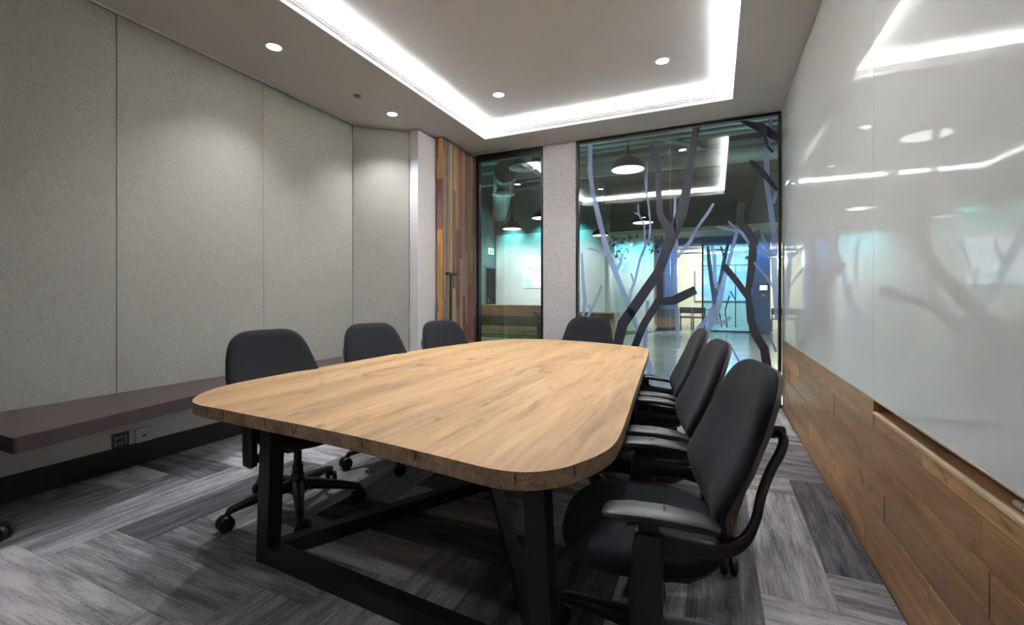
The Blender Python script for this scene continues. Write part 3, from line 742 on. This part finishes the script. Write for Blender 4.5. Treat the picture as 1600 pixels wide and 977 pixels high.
# ================================================================== LOUNGE BEYOND THE GLASS
tag(MB().box((-14,YB+.18,-.1), (9,24,0)).build('lounge_floor', M['lfloor']), kind='structure')
lc = tag(MB().box((-14,YB+.18,4.8), (9,24,4.9)).build('lounge_ceiling', M['lceil']), kind='structure')
for k in range(16): MB().box((-3.4,6.2+k*.34,4.70), (4.4,6.36+k*.34,4.80)).build('deck_rib', M['lduct'], lc)
tag(MB().box((-6.97,14,0), (-3.16,14.15,3.35)).build('wall_lounge_screen', M['lwall']), kind='structure')
tag(MB().box((-6.97,14.0,3.35), (-3.16,14.2,4.8)).build('wall_lounge_header', M['teal']), kind='structure')
tag(MB().box((-3.31,14.15,0), (-3.16,16,3.35)).build('wall_lounge_return', M['lwall']), kind='structure')
tag(MB().box((-3.3,16,0), (-1.93,16.15,3.3)).build('wall_lounge_alcove', M['lwall']), kind='structure')
tag(MB().box((-7.15,YB+.2,0), (-7.0,14.2,4.8)).build('wall_lounge_left', M['teal']), kind='structure')
tag(MB().box((4.5,YB+.2,0), (4.65,22,4.8)).build('wall_lounge_right', M['lwall']), kind='structure')
tag(MB().box((-14,21.5,0), (9,21.6,4.8)).build('wall_lounge_far', M['cream']), kind='structure')
# exit door
ld_ = empty('door_2', (-7.0,13.62,0)); tag(ld_, kind='structure')
MB().box((0,-.42,0),(.03,.34,2.25)).build('door_frame', M['lduct'], ld_); MB().box((.03,-.36,.02),(.045,.28,2.18)).build('door_leaf', M['black'], ld_)
MB().box((.045,-.30,1.0),(.09,-.27,1.15)).build('door_handle', M['metal'], ld_)
ex = empty('exit_sign', (-6.995,13.64,2.66))
MB().box((0,-.17,0),(.03,.17,.2)).build('sign_box', M['exit_white'], ex)
MB().box((.03,-.15,.02),(.033,.15,.18)).build('green_face', M['exit_green'], ex)
m = MB(); m.lathe([(.018,0),(.018,.002)], c=(.033,-.04,.145), seg=12, axis='x')
for a, b in (((-.04,.13),(-.02,.09)),((-.02,.09),(-.05,.045)),((-.02,.09),(.01,.06)),((.01,.06),(.0,.035)),((-.035,.12),(.0,.105)),((-.035,.12),(-.07,.10))):
    m.beam((.034,a[0],a[1]), (.034,b[0],b[1]), .014, .003, up=(1,0,0))
m.box((.033,.05,.04),(.035,.11,.05)); m.box((.033,.10,.04),(.035,.11,.16)); m.box((.033,.05,.15),(.035,.11,.16))
m.build('running_figure', M['exit_white'], ex)
tag(ex, 'small lit green exit sign above the dark door in the lounge', 'exit sign')
# projection on the white wall
pj = MB().box((-.95,-.012,-.52), (.95,0,.52)).build('projected_picture', M['projection'], loc=(-4.97,13.985,2.03))
tag(pj, 'bright projected picture of clouds on the white lounge wall', 'projection')
# turf
tf = MB().prism([(-7.0,12.0),(-4.4,12.0),(-2.9,13.9),(-1.95,15.95),(-3.1,15.95),(-3.1,13.95),(-7.0,13.95)], 0, .02).build('turf_mat', M['turf']); tag(tf, 'green artificial grass on the lounge floor in front of the white wall', 'grass', kind='stuff')
# stepped timber seating
bl = empty('timber_seating', (-5.8,12.9,.02))
for k in range(4): MB().box((-1.15,-.30,.02+k*.145), (1.05,-.27,.16+k*.145)).build('front_plank', M['pinewood'], bl)
MB().box((-1.15,-.27,.01), (1.05,.6,.6)).build('carcass', M['plinth'], bl)
for k in range(2): MB().box((-1.15,-.44+.0,.61+k*.15), (1.08,-.40,.755+k*.15)).build('ledge_plank', M['counterwood'], bl)
MB().box((-1.15,-.40,.60), (1.08,.6,.905)).build('ledge_core', M['counterwood'], bl)
MB().box((-1.15,-.44,.91), (1.08,.6,.935)).build('ledge_top', M['counterwood'], bl)
MB().box((1.05,-.33,.01), (1.09,-.26,.60)).build('end_post', TM[3], bl)
tag(bl, 'stepped timber seating with brown ledge on the green turf', 'seating')
# small wooden counter beyond the big glass
ct = empty('wooden_counter', (-2.35,8.1,0))
MB().box((-.75,-.3,.84), (.75,.3,.94)).build('counter_top', M['palewood'], ct, bevel=.01)
MB().box((-.7,-.25,0), (.66,.25,.84)).build('counter_body', M['counterwood'], ct)
tag(ct, 'wooden counter behind the chair at the head of the table', 'counter')

# pendants
def pendant(x, y, z, r, lab):
    p = empty('pendant_lamp', (x, y, z))
    MB().lathe([(r,0),(r*1.0,.02),(r*.93,r*.28),(r*.74,r*.55),(r*.42,r*.76),(r*.2,r*.84),(r*.17,r*1.15),(r*.1,r*1.22),(r*.09,r*1.4)], seg=28).build('shade', M['lamp_black'], p, smooth=True)
    MB().lathe([(r*.95,-.003),(r*.5,-.004),(.003,-.004)], seg=28).build('diffuser', M['lamp_glow'], p)
    MB().lathe([(.008,r*1.4),(.008,4.8-z)], seg=8).build('cord', M['lamp_black'], p)
    tag(p, lab, 'pendant lamp', 'black dome pendants in the lounge')
pendant(-4.09, 9.0, 2.72, .215, 'small black dome pendant, left of two seen beside the wood door')
pendant(-3.17, 8.4, 2.80, .20, 'black dome pendant cut off by the concrete pier')
pendant(-1.49, 8.5, 3.60, .31, 'large black dome pendant near the top left of the tree glass')
pendant(-2.60, 11., 2.74, .20, 'small black dome pendant low beside the pale tree film')
pendant(-1.93, 13.5, 3.38, .30, 'flat dark pendant glowing above the vines')
# ceiling services
def duct(name, p, q, r, lab, mat='lduct', cat='duct'):
    p, q = Vector(p), Vector(q); d = (q-p).normalized(); side = d.cross(Vector((0,0,1)));
    side = side if side.length > .1 else Vector((1,0,0))
    o = MB().sweep([p, q], [(r,r)]*2, side=tuple(side), seg=20, e=2).build(name, M[mat], smooth=True)
    return tag(o, lab, cat)
dA = duct('round_duct', (-4.31,9.13,4.05), (-6.75,13.85,4.05), .26, 'thick round painted duct running along the lounge by the wood door')
for t_ in (.2,.5,.8): MB().lathe([(.012,4.3),(.012,4.8)], c=(-4.31-2.44*t_,9.13+4.72*t_,0), seg=8).build('hanger_rod', M['lduct'], dA)
duct('round_duct', (-6.9,8.1,4.2), (4.4,8.1,4.2), .17, 'round duct crossing the lounge ceiling nearest the glass')
duct('round_duct', (-3.6,10.4,4.2), (4.49,10.6,4.2), .17, 'round duct crossing the middle of the lounge ceiling')
duct('round_duct', (1.8,7.0,3.72), (2.6,14.6,3.72), .25, 'round duct running away along the right of the lounge')
for k, (y, z) in enumerate(((6.9,4.44),(7.2,4.44),(7.5,4.44),(9.2,4.44),(9.5,4.44),(11.5,4.44))):
    duct('ceiling_pipe', (-6.9,y,z), (4.4,y,z), .045, 'thin painted pipe under the lounge ceiling, number %s from the glass' % ('first','second','third','fourth','fifth','sixth')[k], cat='pipe')
for k, (x, y) in enumerate(((-.2,7.9),(.4,9.3),(-.8,9.9),(1.2,8.8))):
    duct('ceiling_pipe', (x-1.2,y-1.3,4.56), (x+.9,y+1.5,4.56), .05, ('slanting pipe above the large dome pendant','slanting pipe over the middle of the lounge','slanting pipe beyond the large dome pendant','slanting pipe at the right of the lounge ceiling')[k], cat='pipe')
for k, y in enumerate((7.0,9.0,11.0,13.0)):
    o = MB().box((-7,y-.12,4.62), (4.5,y+.12,4.8)).build('ceiling_beam', M['lceil']); tag(o, ('concrete ceiling beam nearest the glass','second ceiling beam beyond the glass','third ceiling beam over the pendants','farthest ceiling beam before the white wall')[k], 'beam', 'ceiling beams in the lounge')
def diffuser(x, y, z, r, lab, top=4.8):
    d = empty('round_diffuser', (x, y, z))
    MB().lathe([(r*.62,top-z),(r*.62,.06),(r*.95,.015)], seg=28, cap=False).build('neck', M['lduct'], d, smooth=True)
    for k in range(4):
        rr = r*(1-.22*k); MB().lathe([(rr,.0),(rr,.018),(rr-.03,.03),(rr-.035,.012),(rr,.0)], seg=28, cap=False).build('cone_ring', M['lwall'], d, smooth=True)
    tag(d, lab, 'air diffuser', 'round ceiling diffusers in the lounge')
diffuser(-3.77, 8.86, 3.98, .30, 'round ceiling diffuser at the top of the narrow window')
diffuser(-4.66, 9.75, 3.68, .27, 'lower round ceiling diffuser under the thick duct', 3.82)
# bulkhead above the meeting rooms
tag(MB().box((-3.16,14.8,3.25), (4.5,16.9,4.79)).build('lounge_bulkhead', M['lceil']), kind='structure')
tag(MB().box((-3.16,14.74,3.2), (4.5,14.8,3.34)).build('trim_4', M['cream']), kind='structure')
sf = MB().prism([(1.2,9.2),(3.8,9.2),(3.8,12.8),(1.6,12.4)], 3.3, 3.42).build('hanging_baffle', M['lwall'])
for hx, hy in ((1.5,9.5),(3.5,9.5),(3.5,12.4),(1.8,12.1)): MB().lathe([(.012,3.42),(.012,4.8)], c=(hx,hy,0), seg=8).build('hanger_rod', M['lduct'], sf)
tag(sf, 'pale suspended ceiling panel at the right of the lounge', 'ceiling panel')

# meeting rooms with blue glass
RY = 17.0
def bx(name, x0, x1, z0, z1, mat, y0=RY, y1=RY+.12, parent=None): return MB().box((x0,y0,z0),(x1,y1,z1)).build(name, mat, parent)
tag(bx('wall_room_header', -1.93, 4.5, 3.05, 3.3, M['bluepaint']), kind='structure')
tag(bx('wall_room_pier', -1.93, -1.25, 0, 3.05, M['bluepaint'], RY-.1, RY+.3), kind='structure')
tag(bx('wall_room_skirt', -1.93, -1.25, 0, .75, M['navy'], RY-.13, RY-.101), kind='structure')
tag(bx('wall_room_column', 1.11, 1.64, 0, 3.05, M['bluepaint'], RY-.1, RY+.3), kind='structure')
tag(MB().box((-1.9,20.4,0),(4.5,20.5,3.3)).build('wall_room_back', M['cream']), kind='structure')
tag(MB().box((-1.93,17.15,3.0),(4.5,20.4,3.08)).build('ceiling_room', M['lwall']), kind='structure')
w3 = empty('window_3', (.35,RY,0)); tag(w3, kind='structure')
MB().box((-.76,0,.03),(.70,.012,3.05)).build('glass_pane', M['blueglass'], w3)
for a, b in ((-.79,-.73),(.68,.74)): MB().box((a,-.03,0),(b,.05,3.05)).build('mullion', M['darkframe'], w3)
MB().box((-.76,-.03,0),(.70,.04,.05)).build('sill', M['darkframe'], w3)
film('tree_decal', M['film_blue'], [[(1118,478,8),(1112,440,7),(1108,410,6),(1106,385,4)], [(1115,470,7),(1125,440,6),(1133,400,6),(1140,372,4)], [(1133,405,4),(1126,385,3)], [(1118,500,8),(1117,475,7)]], 'bright blue tree film on the far meeting room glass', y=RY-.004)
film('tree_decal', M['film_dark'], [[(1150,512,3),(1150,440,3),(1152,385,2)], [(1150,480,2),(1160,462,2)], [(1150,470,2),(1141,455,2)], [(1136,512,2),(1133,485,2),(1140,462,2)], [(1158,512,2),(1163,480,2)], [(1128,512,2),(1124,490,2)]], 'thin dark sapling film on the far meeting room glass', y=RY-.004)
# wall tablet
tbx = empty('wall_tablet', (1.44,RY-.1,1.5))
MB().box((-.16,-.03,-.12),(.16,0,.14)).build('bezel', M['black'], tbx); MB().box((-.11,-.033,-.07),(.11,-.03,.09)).build('display', M['tablet'], tbx)
MB().box((-.05,-.012,-.28),(.05,0,-.2)).build('button_plate', M['alu'], tbx)
tag(tbx, 'lit room booking tablet on the blue meeting room column', 'tablet')
tv = empty('wall_screen', (.25,20.38,1.75))
MB().box((-1.05,-.04,-.75),(1.05,0,.75)).build('bezel', M['black'], tv); MB().box((-1.02,-.045,-.72),(1.02,-.04,.72)).build('display', M['screen'], tv)
tag(tv, 'bright wall screen inside the blue glass meeting room', 'screen')
def ring_lamp(x, y, z, r, lab):
    o = empty('ring_lamp', (x,y,z))
    MB().lathe([(r,0),(r,.07),(r*.4,.09),(.01,.09)], seg=30).build('shade', M['lwall'], o, smooth=True)
    MB().lathe([(r*.97,-.004),(r*.5,-.005),(.004,-.005)], seg=30).build('diffuser', M['ring_glow'], o)
    MB().lathe([(.01,.09),(.01,3.0-z)], seg=6).build('cord', M['lamp_black'], o)
    tag(o, lab, 'pendant lamp', 'white disc lamps in the meeting room')
ring_lamp(-.8, 18.2, 2.78, .42, 'wide white disc lamp in the lit meeting room doorway')
ring_lamp(.0, 19.0, 2.9, .55, 'higher white disc lamp behind the blue glass')
ring_lamp(1.95, 18.0, 2.6, .3, 'white disc lamp at the far right meeting room')
def lounge_table(x, y, lab):
    o = empty('meeting_table', (x,y,0))
    MB().box((-.7,-.4,.70),(.7,.4,.74)).build('tabletop', M['palewood'], o)
    for sx in (-.6,.6):
        for sy in (-.32,.32): MB().box((sx-.03,sy-.03,0),(sx+.03,sy+.03,.70)).build('leg', M['palewood'], o)
    tag(o, lab, 'table')
lounge_table(-.75, 18.6, 'pale wooden table inside the lit meeting room')
lounge_table(2.0, 18.6, 'pale wooden table in the room right of the blue column')
def stool(x, y, mat, lab):
    o = empty('lounge_chair', (x,y,0))
    MB().box((-.22,-.2,.42),(.22,.22,.48)).build('seat', mat, o, bevel=.015)
    MB().box((-.22,-.23,.6),(.22,-.2,.82)).build('backrest', M['plinth'], o, bevel=.01)
    for sx in (-.19,.19):
        for sy in (-.19,.19): MB().box((sx-.015,sy-.015,0),(sx+.015,sy+.015,.42 if sy > 0 else .62)).build('leg', M['darkframe'], o)
    tag(o, lab, 'chair')
stool(-.55, 17.8, M['red'], 'small chair with red seat in the lit meeting room doorway')
stool(-1.0, 17.9, M['plinth'], 'small dark chair with slim legs in the lit meeting room doorway')
stool(1.95, 17.8, M['palewood'], 'small pale wooden chair right of the blue column')
# hanging vines
leafm = bpy.data.meshes.new('leaf'); leafm.from_pydata([(0,0,0),(.035,.004,-.03),(0,.0,-.085),(-.035,.004,-.03),(0,.012,-.035)], [], [(0,1,4),(1,2,4),(2,3,4),(3,0,4),(0,3,2,1)]); leafm.materials.append(M['leaf'])
def vine(x, y, z, n, drop, spread, lab):
    o = MB()
    for k in range(5):
        xx = (k-2)*spread/5; o.sweep([(xx,0,0),(xx+random.uniform(-.05,.05),0,-drop*random.uniform(.5,1))], [(.006,.006),(.003,.003)], seg=5)
    r = o.build('hanging_vine', M['leaf'], loc=(x,y,z))
    for k in range(n):
        f = random.random()**1.4; l = bpy.data.objects.new('leaf', leafm); COL.objects.link(l); l.parent = r
        l.location = (random.uniform(-1,1)*spread*(1-.6*f)/2, random.uniform(-.1,.1), -drop*f); l.rotation_euler = (random.uniform(-.6,.6), random.uniform(-.7,.7), random.uniform(0,6.28)); s = random.uniform(.9,1.7); l.scale = (s,s,s)
    tag(r, lab, 'vine', 'hanging vines under the lounge bulkhead')
vine(-2.75, 14.7, 3.2, 60, .75, .9, 'widest hanging green vine above the white alcove wall')
vine(-1.75, 14.7, 3.2, 34, .55, .6, 'hanging green vine left of the dark tree fork')
vine(.95, 14.7, 3.2, 40, .9, .5, 'hanging green vine in front of the blue meeting room')

# ------------------------------------------------------------------ lights of the lounge, with added fill
def lamp(name, loc, energy, col, kind='POINT', size=.15, rot=None, spot=120):
    ld = bpy.data.lights.new(name, kind); ld.energy = energy; ld.color = col
    if kind == 'AREA': ld.size = size
    else: ld.shadow_soft_size = size
    if kind == 'SPOT': ld.spot_size = math.radians(spot); ld.spot_blend = .8
    o = bpy.data.objects.new(name, ld); COL.objects.link(o); o.location = loc
    if rot: o.rotation_euler = rot
    return o
TEAL = (.30,.92,.85); COOL = (.75,.95,1.0)
def aim(loc, tgt): return (Vector(tgt)-Vector(loc)).to_track_quat('-Z','Y').to_euler()
for x in (-6.3,-5.2,-4.1):
    lamp('wall_washer', (x,13.55,3.75), 75, (.18,.85,.88), 'SPOT', .08, aim((x,13.55,3.75),(x,14,2.6)), 100)
    lamp('wall_washer', (x,12.2,3.9), 320, (.93,.98,1), 'SPOT', .1, aim((x,12.2,3.9),(x,14,1.2)), 70)
for x in (-2.9,-2.25):
    lamp('wall_washer', (x,15.45,3.15), 50, (.12,.75,.95), 'SPOT', .08, aim((x,15.45,3.15),(x,16,2.4)), 110)
lamp('wall_washer', (-2.5,14.2,3.0), 270, (.9,1,.97), 'SPOT', .1, aim((-2.5,14.2,3.0),(-2.5,16,1.2)), 90)
lamp('lounge_fill', (-5.7,11.2,3.5), 260, (1,.98,.92), 'SPOT', .1, aim((-5.7,11.2,3.5),(-5.7,12.6,.5)), 75)  # added fill lamp to brighten the timber seating, no fixture there
lamp('pier_wash', (-1.6,16.2,3.0), 40, (.25,.6,1), 'SPOT', .1, aim((-1.6,16.2,3.0),(-1.6,16.9,2.2)), 110)
lamp('pier_wash', (1.4,16.2,3.0), 40, (.25,.6,1), 'SPOT', .1, aim((1.4,16.2,3.0),(1.4,16.9,2.2)), 110)
lamp('teal_fill', (-5.6,10.2,3.0), 70, TEAL, 'SPOT', .1, (PI,0,0), 165)  # added upward fill without fixtures, brightens the ducts and lounge ceiling
lamp('teal_fill', (-2.2,8.6,3.2), 45, (.5,.95,.9), 'SPOT', .1, (PI,0,0), 165)
lamp('teal_fill', (.6,9.4,3.2), 45, (.6,.95,.9), 'SPOT', .1, (PI,0,0), 165)
lamp('lounge_fill', (.2,11.5,3.2), 420, (.97,1,.95), 'SPOT', .2, (0,0,0), 140)
lamp('lounge_fill', (.6,8.0,3.2), 230, (.97,1,.95), 'SPOT', .2, (0,0,0), 140)
lamp('room_light', (-.7,18.6,2.5), 150, (1,.98,.85), 'POINT', .3)
lamp('room_light', (.6,19.0,2.4), 120, (.8,.95,1), 'POINT', .3)
lamp('room_light', (2.2,18.8,2.5), 110, (1,.97,.82), 'POINT', .3)
lamp('exit_spot', (-6.5,13.3,3.6), 14, (.95,1,.97), 'SPOT', .05, aim((-6.5,13.3,3.6),(-7,13.65,2.7)), 55)
